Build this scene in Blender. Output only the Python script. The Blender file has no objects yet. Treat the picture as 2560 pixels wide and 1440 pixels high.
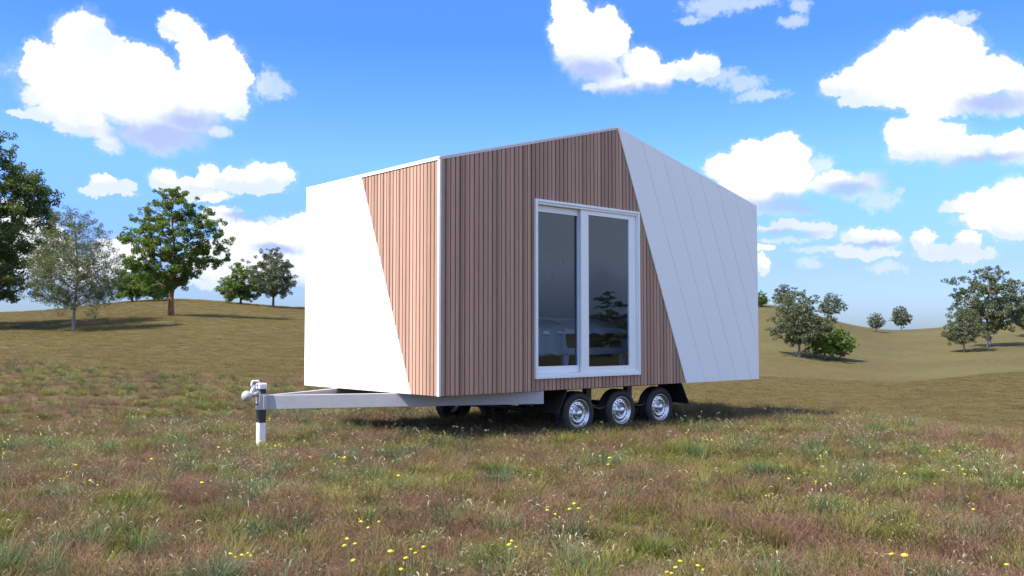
import bpy, bmesh, math, random
import numpy as np
from mathutils import Vector, Matrix

sc = bpy.context.scene
R = math.radians

# ------------------------------------------------------------------ camera
CAM = Vector((-6.031, -8.066, 1.249))
YAW, PITCH, F = R(48.719), R(2.832), 2325.8
cd = bpy.data.cameras.new("camera"); cam = bpy.data.objects.new("camera", cd)
sc.collection.objects.link(cam); sc.camera = cam
cam.location = CAM; cam.rotation_euler = (R(90) + PITCH, 0, YAW - R(90))
cd.sensor_width = 36; cd.lens = F / 2560 * 36; cd.clip_start = 0.1; cd.clip_end = 9000
FW = Vector((math.cos(YAW), math.sin(YAW), 0)); RT = Vector((math.sin(YAW), -math.cos(YAW), 0))

# ------------------------------------------------------------------ exposure, sun
sc.view_settings.view_transform = 'Standard'; sc.view_settings.look = 'None'
sc.view_settings.gamma = 1.0; sc.view_settings.exposure = 1.1
sc.cycles.max_bounces = 6; sc.cycles.diffuse_bounces = 3; sc.cycles.transparent_max_bounces = 8
sc.cycles.use_adaptive_sampling = True; sc.cycles.adaptive_threshold = 0.02
SUN_AZ, SUN_EL = R(170), R(51)
sd = bpy.data.lights.new("sun", 'SUN'); sd.energy = 5.0; sd.angle = R(0.5); sd.color = (1, 0.91, 0.78)
sun = bpy.data.objects.new("sun", sd); sc.collection.objects.link(sun)
sv = Vector((math.cos(SUN_EL) * math.cos(SUN_AZ), math.cos(SUN_EL) * math.sin(SUN_AZ), math.sin(SUN_EL)))
sun.rotation_euler = sv.to_track_quat('Z', 'Y').to_euler(); sun.location = (-20, 5, 30)

# ------------------------------------------------------------------ node helper
class NT:
    def __init__(s, tree): s.t = tree; s.n = tree.nodes; s.l = tree.links
    def node(s, typ, ins=None, **kw):
        n = s.n.new(typ)
        for k, v in kw.items(): setattr(n, k, v)
        for k, v in (ins or {}).items():
            sk = n.inputs[k]
            if hasattr(v, 'is_output'): s.l.new(v, sk)
            else: sk.default_value = v
        return n
    def m(s, op, a, b=0.0, c=0.0, clamp=False):
        n = s.node('ShaderNodeMath', {0: a, 1: b, 2: c}, operation=op); n.use_clamp = clamp; return n.outputs[0]
    def v(s, op, a, b=(0, 0, 0), c=(0, 0, 0), out=0):
        n = s.node('ShaderNodeVectorMath', {0: a, 1: b}, operation=op)
        if op == 'MULTIPLY_ADD':
            if hasattr(c, 'is_output'): s.l.new(c, n.inputs[2])
            else: n.inputs[2].default_value = c
        return n.outputs[out]
    def mix(s, f, a, b, blend='MIX'):
        n = s.n.new('ShaderNodeMix'); n.data_type = 'RGBA'; n.blend_type = blend
        for i, x in ((0, f), (6, a), (7, b)):
            if hasattr(x, 'is_output'): s.l.new(x, n.inputs[i])
            elif i == 0: n.inputs[0].default_value = x
            else: n.inputs[i].default_value = tuple(x)[:3] + (1,)
        return n.outputs[2]
    def ramp(s, f, stops, interp='LINEAR'):
        n = s.n.new('ShaderNodeValToRGB'); e = n.color_ramp.elements; n.color_ramp.interpolation = interp
        while len(e) < len(stops): e.new(0.5)
        for i, (p, c) in enumerate(stops):
            e[i].position = p; e[i].color = tuple(c)[:3] + (1,) if not isinstance(c, (int, float)) else (c, c, c, 1)
        s.l.new(f, n.inputs[0]); return n.outputs[0]
    def smooth(s, x, lo, hi):
        n = s.node('ShaderNodeMapRange', {0: x, 1: lo, 2: hi, 3: 0.0, 4: 1.0}, interpolation_type='SMOOTHSTEP'); return n.outputs[0]

# ------------------------------------------------------------------ world: sky and cumulus clouds (direction space)
def pix_dir(px, py):
    """unit direction of a point of the sky, as heading angle (to the right of the view heading) and elevation"""
    d = FW * math.cos(PITCH) + Vector((0, 0, math.sin(PITCH)))
    up = RT.cross(d)
    w = (d * F + RT * (px - 1280) - up * (py - 720)).normalized()
    return math.atan2(w.dot(RT), w.dot(FW)), math.asin(w.z)

CLOUDS = [  # centre and radii of the billows, thickness
 (215,105,68,62),(95,135,34,28),(150,165,70,45),(285,118,32,32),(200,190,130,58),(330,150,70,42),(385,160,55,38),(300,235,200,62),(447,68,42,34),(478,110,34,50),
 (500,165,55,62),(555,140,45,42),(590,185,38,55),(540,235,88,58),(420,215,100,60),(110,190,40,36),(70,287,42,10),(135,283,60,20),(200,300,70,32),(250,325,55,24),
 (275,358,34,26),(400,285,140,60),(545,325,36,18),(480,275,90,60),(390,340,110,36),
 (1420,10,48,60),(1440,75,70,58),(1505,75,52,55),(1545,100,32,46),(1425,135,44,46),(1480,155,82,50),(1525,180,50,38),(1600,165,55,44),(1640,190,42,34),
 (1480,215,26,14),(1560,212,80,24),(1700,172,42,26),(1752,165,44,32),
 (2320,112,76,54),(2258,112,38,34),(2400,135,56,60),(2250,175,95,60),(2150,212,80,34),(2098,215,34,26),(2350,212,160,62),(2480,200,84,46),(2550,218,60,42),
 (2160,250,60,16),(2400,262,105,24),(2515,262,85,22),(2300,312,50,30),(2250,328,44,32),(2340,340,72,38),(2300,372,78,34),(2420,375,100,32),(2545,372,70,36),
 (1950,368,55,32),(1872,375,46,28),(1990,382,38,28),(1850,420,78,46),(1935,432,110,58),(1890,475,110,46),(2080,452,64,26),(2165,455,50,32),
 (2440,498,52,28),(2395,512,40,16),(2545,500,62,48),(2480,540,70,28),(2545,562,66,36),(2308,602,26,26),(2360,628,60,18),(2418,603,34,28),(2432,630,48,20),
 (2150,592,48,28),(2200,602,48,24),(2122,622,48,14),(2170,636,80,14),(1990,560,60,14),(1935,577,60,9),(2050,575,36,20),(1900,665,26,28),(1905,620,32,8),
 (250,462,30,22),(235,478,30,14),(318,463,24,15),(285,478,50,10),(408,445,32,28),(522,440,28,30),(465,465,62,24),(500,488,72,18),(600,452,48,30),(650,430,46,28),
 (700,440,38,30),(640,468,80,16),(550,545,50,24),(605,560,30,14),(640,590,110,34),(745,575,60,40),(600,640,120,52),(725,640,90,62),(300,640,70,40),(110,610,70,44),(560,680,110,34),(30,560,60,50),(180,680,120,34)]
THIN = [(672,212,40,38),(692,222,40,26),(1800,190,60,20),(1855,212,60,20),(1905,240,60,12),(1790,15,80,22),(1730,48,38,10),(1865,4,90,14),(1982,52,34,18),(2002,14,24,20),(2040,410,44,22),(2200,500,44,30),(2150,482,60,18),
 (2250,470,14,10),(2020,660,28,16),(2220,670,46,12),(2400,55,34,16),(700,560,60,20),(2060,625,80,10),(1960,600,70,9),(690,690,120,24),(1950,520,90,20)]
SHADE = [(400,338,130,42),(470,300,80,30),(1480,172,84,34),(1560,228,120,16),(2480,262,80,20),(2340,432,160,26),(1990,512,120,26),(2120,470,60,18),(1960,585,90,10),(690,620,60,16),(2460,400,90,14),(1660,215,60,14),(600,545,50,12),(2180,612,60,6)]

world = bpy.data.worlds.new("World"); sc.world = world; world.use_nodes = True
w = NT(world.node_tree); w.n.clear()
gen = w.node('ShaderNodeTexCoord').outputs['Generated']
fx = w.v('DOT_PRODUCT', gen, tuple(FW), out=1); rx = w.v('DOT_PRODUCT', gen, tuple(RT), out=1)
gz = w.node('ShaderNodeSeparateXYZ', {0: gen}).outputs[2]
az = w.m('ARCTAN2', rx, fx); el = w.m('ARCSINE', gz)
P0 = w.node('ShaderNodeCombineXYZ', {0: az, 1: el, 2: 0.0}).outputs[0]
def wnoise(scale, detail, vec, rough=0.55, dist=0.0):
    return w.node('ShaderNodeTexNoise', {'Vector': vec, 'Scale': scale, 'Detail': detail, 'Roughness': rough, 'Distortion': dist})
n1 = wnoise(14, 3, P0).outputs['Color']; n2 = wnoise(48, 5, P0, 0.6).outputs['Color']
off = w.v('MULTIPLY_ADD', w.v('SUBTRACT', n1, (.5, .5, .5)), (.013, .012, 0), w.v('MULTIPLY', w.v('SUBTRACT', n2, (.5, .5, .5)), (.016, .014, 0)))
n3 = wnoise(150, 4, P0, 0.6).outputs['Color']
P = w.v('MULTIPLY_ADD', w.v('SUBTRACT', n3, (.5, .5, .5)), (.011, .010, 0), w.v('ADD', P0, off))
def blobs(lst, pvec, k, grow=1.0):
    acc = None
    for (px, py, a, b) in lst:
        u, e = pix_dir(px, py); a_ = a * grow / F; b_ = b * grow / F
        q = w.v('MULTIPLY_ADD', pvec, (1 / a_, 1 / b_, 0), (-u / a_, -e / b_, 0))
        d = w.v('LENGTH', q, out=1)
        acc = d if acc is None else w.m('SMOOTH_MIN', acc, d, k)
    return acc
nf = wnoise(110, 4, P0, 0.65).outputs['Fac']
billow = w.node('ShaderNodeTexVoronoi', {'Vector': P, 'Scale': 42.0, 'Smoothness': 0.35}, feature='SMOOTH_F1').outputs['Distance']
F1 = blobs(CLOUDS, P, 0.12)
F1 = w.m('ADD', F1, w.m('MULTIPLY', w.m('SUBTRACT', nf, 0.5), 0.30))
F1 = w.m('ADD', F1, w.m('MULTIPLY', w.m('SUBTRACT', billow, 0.45), 0.42))
FS = blobs(SHADE, w.v('MULTIPLY_ADD', off, (1.2, 1.2, 0), P0), 0.3)
lowf = w.smooth(FS, 1.9, 0.7)
dense = w.node('ShaderNodeMapRange', {0: F1, 1: w.m('ADD', 1.10, w.m('MULTIPLY', lowf, .16)), 2: w.m('SUBTRACT', 0.92, w.m('MULTIPLY', lowf, .46)), 3: 0.0, 4: 1.0}, interpolation_type='SMOOTHSTEP').outputs[0]
veil = w.m('MULTIPLY', w.smooth(F1, 1.35, 0.9), 0.22)
F2 = w.m('ADD', blobs(THIN, P, 0.3), w.m('MULTIPLY', w.m('SUBTRACT', nf, 0.5), 1.6))
thin = w.m('MULTIPLY', w.smooth(F2, 1.3, 0.45), 0.62)
# the rest of the sky, outside the photograph: broken noise cumulus, spread and brightened to fill the shaded wall
gN = wnoise(3.2, 7, gen, 0.58).outputs['Fac']
rest = w.m('MULTIPLY', w.smooth(gN, 0.44, 0.58), w.m('MULTIPLY', w.smooth(w.m('MAXIMUM', w.m('ABSOLUTE', az), w.m('MULTIPLY', el, 1.5)), 0.62, 0.75), w.smooth(el, 0.0, 0.08)))
cov = w.m('MAXIMUM', w.m('MAXIMUM', dense, veil), w.m('MAXIMUM', thin, rest))
BIG = [c for c in CLOUDS if c[3] >= 22]
FB = w.m('ADD', blobs(BIG, w.v('ADD', P, (-.003, -.013, 0)), 0.2), w.m('MULTIPLY', w.m('SUBTRACT', nf, .5), .5))
under = w.m('MULTIPLY', w.smooth(FB, .85, 1.5), .60)
shade = w.m('MULTIPLY', w.smooth(w.m('ADD', FS, w.m('MULTIPLY', w.m('SUBTRACT', nf, .5), .35)), 1.45, 0.25), 0.95)
soft = wnoise(20, 4, P0, 0.5).outputs['Fac']
shade = w.m('MAXIMUM', shade, w.m('MULTIPLY', w.smooth(soft, 0.52, 0.72), 0.16))
sky = w.node('ShaderNodeTexSky', sky_type='NISHITA', sun_disc=False, sun_elevation=SUN_EL, sun_rotation=R(90) - SUN_AZ,
             altitude=0, air_density=1.0, dust_density=0.6, ozone_density=2.0).outputs[0]
tint = w.ramp(w.m('MULTIPLY', el, 2.0, clamp=True), [(0.0, (.38, .50, .80)), (0.08, (.43, .56, .92)), (0.14, (.44, .55, 1.0)), (0.24, (.46, .67, 1.2)), (0.36, (.53, .81, 1.38)), (0.62, (.34, .66, 1.45)), (1.0, (.55, .8, 1.2))])
skyc = w.mix(1.0, sky, tint, 'MULTIPLY')
SKYK = 1.0
cl_lit = (5.0, 5.15, 5.3); cl_sh = (2.2, 2.75, 5.2)
core = w.m('MULTIPLY', w.smooth(wnoise(15, 5, P, 0.55).outputs['Fac'], 0.50, 0.66), w.m('ADD', .35, w.m('MULTIPLY', lowf, .65)))
cloudc = w.mix(shade, w.mix(under, w.mix(core, cl_lit, (3.7, 4.4, 5.2)), (3.0, 3.7, 5.2)), cl_sh)
col = w.mix(cov, skyc, w.mix(rest, cloudc, (6.0, 6.9, 8.6)))
bg = w.node('ShaderNodeBackground', {0: col, 1: 0.10})
wo = w.node('ShaderNodeOutputWorld'); w.l.new(bg.outputs[0], wo.inputs[0])
world.cycles.sampling_method = 'MANUAL'; world.cycles.sample_map_resolution = 512

# ------------------------------------------------------------------ object helpers
def link(o, parent=None):
    sc.collection.objects.link(o)
    if parent is not None: o.parent = parent
    return o
def tag(o, label=None, cat=None, group=None, kind=None):
    if label: o['label'] = label
    if cat: o['category'] = cat
    if group: o['group'] = group
    if kind: o['kind'] = kind
    return o
def empty(name, loc=(0, 0, 0)):
    o = bpy.data.objects.new(name, None); o.location = loc; o.empty_display_size = .2; return link(o)
def mesh_np(name, V, Fs, mats, parent=None, mat_idx=None, smooth=False, lnk=True):
    """Fs: int array (n,k) or list of such arrays"""
    if isinstance(Fs, np.ndarray): Fs = [Fs]
    V = np.asarray(V, dtype=np.float32)
    me = bpy.data.meshes.new(name)
    me.vertices.add(len(V)); me.vertices.foreach_set('co', V.ravel())
    loops = np.concatenate([f.ravel() for f in Fs]).astype(np.int32)
    tot = np.concatenate([np.full(len(f), f.shape[1], np.int32) for f in Fs])
    st = np.concatenate([[0], np.cumsum(tot)[:-1]]).astype(np.int32)
    me.loops.add(len(loops)); me.loops.foreach_set('vertex_index', loops)
    me.polygons.add(len(tot)); me.polygons.foreach_set('loop_start', st)
    try: me.polygons.foreach_set('loop_total', tot)
    except Exception: pass
    if mat_idx is not None: me.polygons.foreach_set('material_index', np.asarray(mat_idx, np.int32))
    me.polygons.foreach_set('use_smooth', np.full(len(tot), smooth))
    me.update(calc_edges=True); me.validate()
    for m_ in (mats if isinstance(mats, (list, tuple)) else [mats]): me.materials.append(m_)
    o = bpy.data.objects.new(name, me)
    return link(o, parent) if lnk else o

class MB:
    """collects shapes; build() links ONE mesh object"""
    def __init__(s): s.bm = bmesh.new(); s.mi = 0
    def _f(s, vs, smooth=False):
        try:
            f = s.bm.faces.new(vs); f.material_index = s.mi; f.smooth = smooth
        except ValueError: pass
    def box(s, x0, x1, y0, y1, z0, z1):
        c = [s.bm.verts.new(p) for p in ((x0,y0,z0),(x1,y0,z0),(x1,y1,z0),(x0,y1,z0),(x0,y0,z1),(x1,y0,z1),(x1,y1,z1),(x0,y1,z1))]
        for q in ((0,3,2,1),(4,5,6,7),(0,1,5,4),(1,2,6,5),(2,3,7,6),(3,0,4,7)): s._f([c[i] for i in q])
    def prism(s, poly, fn0, fn1):
        """poly of 2D points; fn0/fn1 map (a,b) to 3D for the two caps"""
        if len(poly) < 3: return
        A = [s.bm.verts.new(fn0(*p)) for p in poly]; B = [s.bm.verts.new(fn1(*p)) for p in poly]
        s._f(A); s._f(B[::-1]); n = len(poly)
        for i in range(n): s._f([A[i], A[(i+1) % n], B[(i+1) % n], B[i]][::-1])
    def hexa(s, P8):
        c = [s.bm.verts.new(p) for p in P8]
        for q in ((0,3,2,1),(4,5,6,7),(0,1,5,4),(1,2,6,5),(2,3,7,6),(3,0,4,7)): s._f([c[i] for i in q])
    def lathe(s, prof, centre, axis, n=40, smooth=True):
        """prof: list of (radius, along axis)"""
        ax = Vector(axis).normalized(); a = ax.orthogonal().normalized(); b = ax.cross(a); c = Vector(centre)
        rings = []
        for (r_, h) in prof:
            if r_ < 1e-6: rings.append([s.bm.verts.new(c + ax * h)])
            else: rings.append([s.bm.verts.new(c + ax * h + (a * math.cos(2*math.pi*i/n) + b * math.sin(2*math.pi*i/n)) * r_) for i in range(n)])
        for r0, r1 in zip(rings, rings[1:]):
            for i in range(n):
                j = (i + 1) % n
                if len(r0) == 1 and len(r1) == 1: continue
                if len(r0) == 1: s._f([r0[0], r1[j], r1[i]], smooth)
                elif len(r1) == 1: s._f([r0[i], r0[j], r1[0]], smooth)
                else: s._f([r0[i], r0[j], r1[j], r1[i]], smooth)
    def tube(s, p0, p1, r0, r1=None, n=12, caps=True):
        r1 = r0 if r1 is None else r1; d = Vector(p1) - Vector(p0); L = d.length
        pr = [(r0, 0), (r1, L)]
        if caps: pr = [(0, 0)] + pr + [(0, L)]
        s.lathe(pr, p0, d, n)
    def build(s, name, mats, parent=None, bevel=0.0, loc=None):
        bmesh.ops.recalc_face_normals(s.bm, faces=s.bm.faces)
        me = bpy.data.meshes.new(name); s.bm.to_mesh(me); s.bm.free()
        for m_ in (mats if isinstance(mats, (list, tuple)) else [mats]): me.materials.append(m_)
        o = link(bpy.data.objects.new(name, me), parent)
        if loc is not None: o.location = loc
        if bevel:
            b = o.modifiers.new('bevel', 'BEVEL'); b.width = bevel; b.segments = 2; b.limit_method = 'ANGLE'; b.angle_limit = R(50)
        return o
def clip(poly, a, b, c):
    """keep the part where a*x+b*y<=c"""
    out = []
    for i in range(len(poly)):
        p, q = poly[i], poly[(i + 1) % len(poly)]
        dp, dq = a*p[0]+b*p[1]-c, a*q[0]+b*q[1]-c
        if dp <= 0: out.append(p)
        if (dp < 0 < dq) or (dq < 0 < dp):
            t = dp / (dp - dq); out.append((p[0]+(q[0]-p[0])*t, p[1]+(q[1]-p[1])*t))
    return out

# ------------------------------------------------------------------ materials
def mat(name, base=(.5,.5,.5), rough=.5, metal=0.0, spec=.5, fn=None):
    m_ = bpy.data.materials.new(name); m_.use_nodes = True; t = NT(m_.node_tree)
    b = t.n['Principled BSDF']; b.inputs['Base Color'].default_value = tuple(base) + (1,)
    b.inputs['Roughness'].default_value = rough; b.inputs['Metallic'].default_value = metal
    b.inputs['Specular IOR Level'].default_value = spec
    if fn: fn(t, b)
    return m_
def obj_co(t): return t.node('ShaderNodeTexCoord').outputs['Object']
def bump(t, b, h, strength=.3, dist=.01):
    n = t.node('ShaderNodeBump', {'Height': h, 'Strength': strength, 'Distance': dist}); t.l.new(n.outputs[0], b.inputs['Normal'])
def paint_fn(c, var=.06, scale=3.0, r0=.35, r1=.55, b_=.05):
    def fn(t, b):
        co = obj_co(t)
        n = t.node('ShaderNodeTexNoise', {'Vector': co, 'Scale': scale, 'Detail': 5.0}).outputs[0]
        t.l.new(t.mix(n, [x*(1-var) for x in c], [min(1, x*(1+var)) for x in c]), b.inputs['Base Color'])
        n2 = t.node('ShaderNodeTexNoise', {'Vector': co, 'Scale': scale*9, 'Detail': 4.0}).outputs[0]
        t.l.new(t.node('ShaderNodeMapRange', {0: n2, 3: r0, 4: r1}).outputs[0], b.inputs['Roughness'])
        bump(t, b, n2, b_, .004)
    return fn
M = {}
M['white_panel'] = mat('white_panel', fn=paint_fn((.80,.81,.82), .02, 1.5, .45, .6, .03))
M['white_trim'] = mat('white_trim', fn=paint_fn((.80,.81,.83), .02, 2, .3, .45, .02))
M['white_frame'] = mat('white_frame', fn=paint_fn((.78,.80,.83), .02, 2, .25, .4, .02))
M['roof'] = mat('roof_metal', fn=paint_fn((.60,.62,.66), .05, 2, .35, .5, .05))
def galv_fn(t, b):
    co = obj_co(t)
    v = t.node('ShaderNodeTexVoronoi', {'Vector': co, 'Scale': 26.0}).outputs['Color']
    n = t.node('ShaderNodeTexNoise', {'Vector': co, 'Scale': 9.0, 'Detail': 7.0, 'Roughness': .65}).outputs[0]
    t.l.new(t.mix(n, (.34,.34,.36), (.46,.46,.49)), b.inputs['Base Color'])
    t.l.new(t.node('ShaderNodeMapRange', {0: n, 3: .30, 4: .55}).outputs[0], b.inputs['Roughness'])
    bump(t, b, n, .15, .004)
M['steel'] = mat('painted_steel', metal=.25, fn=galv_fn)
M['dark_steel'] = mat('dark_steel', fn=paint_fn((.02,.02,.022), .3, 5, .45, .7, .1))
M['black_paint'] = mat('black_paint', fn=paint_fn((.022,.024,.028), .2, 6, .3, .5, .05))
M['post_white'] = mat('post_white', fn=paint_fn((.74,.72,.75), .06, 12, .35, .55, .08))
M['mudflap'] = mat('mudflap', fn=paint_fn((.014,.013,.012), .3, 6, .5, .75, .1))
def wood_fn(pitch):
    def fn(t, b):
        co = obj_co(t); s_ = t.node('ShaderNodeSeparateXYZ', {0: co}); u = t.m('SUBTRACT', s_.outputs[0], s_.outputs[1])
        k = t.m('FLOOR', t.m('DIVIDE', u, pitch))
        wn = t.node('ShaderNodeTexWhiteNoise', {'W': k}, noise_dimensions='1D'); r1 = wn.outputs['Value']
        cv = t.node('ShaderNodeCombineXYZ', {0: t.m('MULTIPLY', u, 26), 1: t.m('MULTIPLY', r1, 37), 2: t.m('MULTIPLY', s_.outputs[2], 1.6)}).outputs[0]
        g = t.node('ShaderNodeTexNoise', {'Vector': cv, 'Scale': 1.5, 'Detail': 6.0, 'Roughness': .6, 'Distortion': 1.0}).outputs[0]
        cv2 = t.node('ShaderNodeCombineXYZ', {0: t.m('MULTIPLY', u, 3), 1: t.m('MULTIPLY', r1, 9), 2: s_.outputs[2]}).outputs[0]
        g2 = t.node('ShaderNodeTexNoise', {'Vector': cv2, 'Scale': 1.3, 'Detail': 3.0}).outputs[0]
        c = t.mix(g, (.235,.126,.090), (.55,.338,.252))
        c = t.mix(t.m('MULTIPLY', g2, .8), c, (.43,.28,.215))
        c = t.mix(t.m('MULTIPLY', t.smooth(r1, .70, 1.0), .35), c, (.48,.245,.17))
        hs = t.node('ShaderNodeHueSaturation', {'Color': c, 'Value': t.node('ShaderNodeMapRange', {0: r1, 3: .72, 4: 1.20}).outputs[0]}).outputs[0]
        t.l.new(hs, b.inputs['Base Color']); b.inputs['Roughness'].default_value = .62; b.inputs['Specular IOR Level'].default_value = .3
        bump(t, b, g, .25, .003)
    return fn
PITCHB = .0667
M['timber'] = mat('timber', fn=wood_fn(PITCHB))
M['timber_back'] = mat('timber_back', (.085,.045,.034), .8)
M['rubber'] = mat('rubber', fn=paint_fn((.016,.016,.02), .3, 14, .5, .75, .25))
def rim_fn(t, b):
    co = obj_co(t); n = t.node('ShaderNodeTexNoise', {'Vector': co, 'Scale': 14.0, 'Detail': 4.0}).outputs[0]
    t.l.new(t.mix(n, (.56,.57,.60), (.74,.75,.78)), b.inputs['Base Color'])
    t.l.new(t.node('ShaderNodeMapRange', {0: n, 3: .22, 4: .38}).outputs[0], b.inputs['Roughness'])
M['rim'] = mat('rim_steel', metal=.9, fn=rim_fn)
M['hole'] = mat('rim_hole', (.01,.01,.012), .8)
M['interior'] = mat('interior_wall', fn=paint_fn((.22,.25,.31), .02, 1.2, .7, .9, .02))
M['floor'] = mat('interior_floor', fn=paint_fn((.26,.16,.09), .25, 6, .4, .6, .05))
M['linen'] = mat('linen', fn=paint_fn((.82,.83,.88), .05, 8, .85, .95, .4))
M['throw'] = mat('throw_cloth', fn=paint_fn((.30,.42,.42), .2, 14, .85, .95, .4))
M['mattress'] = mat('mattress_cloth', fn=paint_fn((.09,.08,.06), .2, 9, .85, .95, .2))
M['bed_paint'] = mat('bed_paint', fn=paint_fn((.62,.62,.66), .05, 4, .3, .5, .02))
M['ornament'] = mat('wall_ornament', (.03,.04,.05), .6)
def glass_mat():
    m_ = bpy.data.materials.new('window_glass'); m_.use_nodes = True; t = NT(m_.node_tree); t.n.clear()
    fc = t.node('ShaderNodeLayerWeight', {0: .5}).outputs['Facing']
    fr = t.m('ADD', .036, t.m('MULTIPLY', t.m('POWER', fc, 5.0), .80), clamp=True)
    tr = t.node('ShaderNodeBsdfTransparent', {0: (.84,.90,.98,1)}); gl = t.node('ShaderNodeBsdfGlossy', {0: (.9,.93,.97,1), 1: .0})
    mx = t.node('ShaderNodeMixShader', {0: fr, 1: tr.outputs[0], 2: gl.outputs[0]})
    o = t.node('ShaderNodeOutputMaterial'); t.l.new(mx.outputs[0], o.inputs[0]); return m_
M['glass'] = glass_mat()

# ------------------------------------------------------------------ terrain
COLS = [-400, 0, 430, 780, 1280, 1700, 1900, 2240, 2560, 2960]
PROF = [
 [(0,0),(12,0),(22,.08),(34,.3),(55,1.0),(85,1.9),(115,2.6),(160,1.5),(300,-5),(600,-12)],
 [(0,0),(14,0),(24,.12),(34,.3),(55,1.35),(85,2.9),(110,3.7),(150,2.5),(300,-5),(600,-12)],
 [(0,0),(14,0),(22,.05),(28,.12),(42,.75),(70,2.6),(90,4.1),(112,5.25),(150,4),(300,-5),(600,-12)],
 [(0,0),(14,0),(20,.03),(26,.1),(42,.6),(70,2.2),(90,3.4),(112,4.33),(150,3),(300,-5),(600,-12)],
 [(0,0),(14,0),(22,0),(42,.25),(70,1.2),(112,3.2),(150,2.4),(300,-3),(600,-12)],
 [(0,0),(13,0),(16.5,-.02),(22,-.42),(32,-.65),(60,-.9),(85,-1.5),(110,-.5),(150,2.6),(190,6.5),(260,4),(500,-12)],
 [(0,0),(12,0),(15,-.03),(20,-.62),(30,-1.0),(60,-1.54),(80,-3.5),(110,-2.2),(140,1.5),(190,7.2),(250,5),(500,-12)],
 [(0,0),(10.5,0),(13.6,-.04),(19,-.8),(32,-1.2),(60,-1.85),(80,-4),(110,-3),(150,-.6),(200,2.1),(260,0),(500,-12)],
 [(0,0),(9,0),(11.5,-.03),(16,-.65),(22,-1.0),(40,-1.2),(60,-1.2),(80,-3.2),(110,-2),(150,.4),(200,4.0),(260,2),(500,-12)],
 [(0,0),(8,0),(10.5,-.03),(15,-.65),(22,-1.0),(40,-1.1),(60,-.9),(80,-2.6),(110,-1),(150,1.5),(200,5.2),(260,3),(500,-12)]]
EDGE = [40, 34, 27, 22, 20, 17.2, 15.4, 13.9, 11.9, 10.8]
VG = np.concatenate([np.linspace(0, 70, 281), np.linspace(70.5, 600, 400)])
def pchip(xs, ys, x):
    xs = np.array(xs, float); ys = np.array(ys, float); h = np.diff(xs); d = np.diff(ys) / h; m = np.zeros(len(xs))
    for i in range(1, len(xs) - 1):
        if d[i-1] * d[i] > 0:
            w1, w2 = 2*h[i] + h[i-1], h[i] + 2*h[i-1]; m[i] = (w1 + w2) / (w1/d[i-1] + w2/d[i])
    m[-1] = 0; x = np.clip(x, xs[0], xs[-1]); k = np.clip(np.searchsorted(xs, x) - 1, 0, len(h) - 1); t = (x - xs[k]) / h[k]
    return (2*t**3-3*t**2+1)*ys[k] + (t**3-2*t**2+t)*h[k]*m[k] + (-2*t**3+3*t**2)*ys[k+1] + (t**3-t**2)*h[k]*m[k+1]
TAB = np.array([pchip([a for a, b in p], [b for a, b in p], VG) for p in PROF])
CA = np.array([math.atan((c - 1280) / F) for c in COLS])
def polar(x, y):
    dx = np.asarray(x, float) - CAM.x; dy = np.asarray(y, float) - CAM.y
    f_ = dx * FW.x + dy * FW.y; r_ = dx * RT.x + dy * RT.y
    a = np.arctan2(r_, f_); return a, np.hypot(dx, dy) * np.maximum(np.cos(a), .80)
def colw(a):
    a = np.clip(a, CA[0], CA[-1]); k = np.clip(np.searchsorted(CA, a) - 1, 0, len(CA) - 2); t = (a - CA[k]) / (CA[k+1] - CA[k])
    return k, t
def ground_z(x, y):
    a, v = polar(x, y); k, t = colw(a); t = t*t*(3-2*t)
    z = np.zeros(np.shape(v))
    z = (1-t) * np.array([np.interp(v, VG, TAB[i]) for i in range(len(COLS))])[k, np.arange(v.size)].reshape(v.shape) + t * np.array([np.interp(v, VG, TAB[i]) for i in range(len(COLS))])[k+1, np.arange(v.size)].reshape(v.shape) if v.ndim == 1 else 0
    s_ = np.clip((v - 9) / 60, 0, 1)
    u_ = np.sin(x*.11+1.3)*np.cos(y*.09+.4) + .5*np.sin(x*.23+y*.17)
    n_ = .02*np.sin(x*1.1)*np.cos(y*1.3) + .012*np.sin(x*2.7+y*1.9)
    return z + s_ * u_ * .10 + n_
def gz1(x, y): return float(ground_z(np.array([x]), np.array([y]))[0])
def meadow_edge(a):
    k, t = colw(a); E_ = np.array(EDGE); return E_[k]*(1-t) + E_[k+1]*t
def at_pixel(px, py):
    """walk along a line of sight until it meets the ground"""
    u, e = pix_dir(px, py); d = FW * math.cos(u) + RT * math.sin(u); t = math.tan(e)
    s_ = np.arange(3, 420, .1) if e > -.05 else np.arange(3, 80, .02)
    x = CAM.x + d.x*s_; y = CAM.y + d.y*s_; hit = np.nonzero(ground_z(x, y) >= CAM.z + t*s_)[0]
    i = hit[0] if len(hit) else np.argmin(np.abs(CAM.z + t*s_ - ground_z(x, y)))
    return float(x[i]), float(y[i]), float(ground_z(x[i:i+1], y[i:i+1])[0]), float(s_[i])

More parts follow.
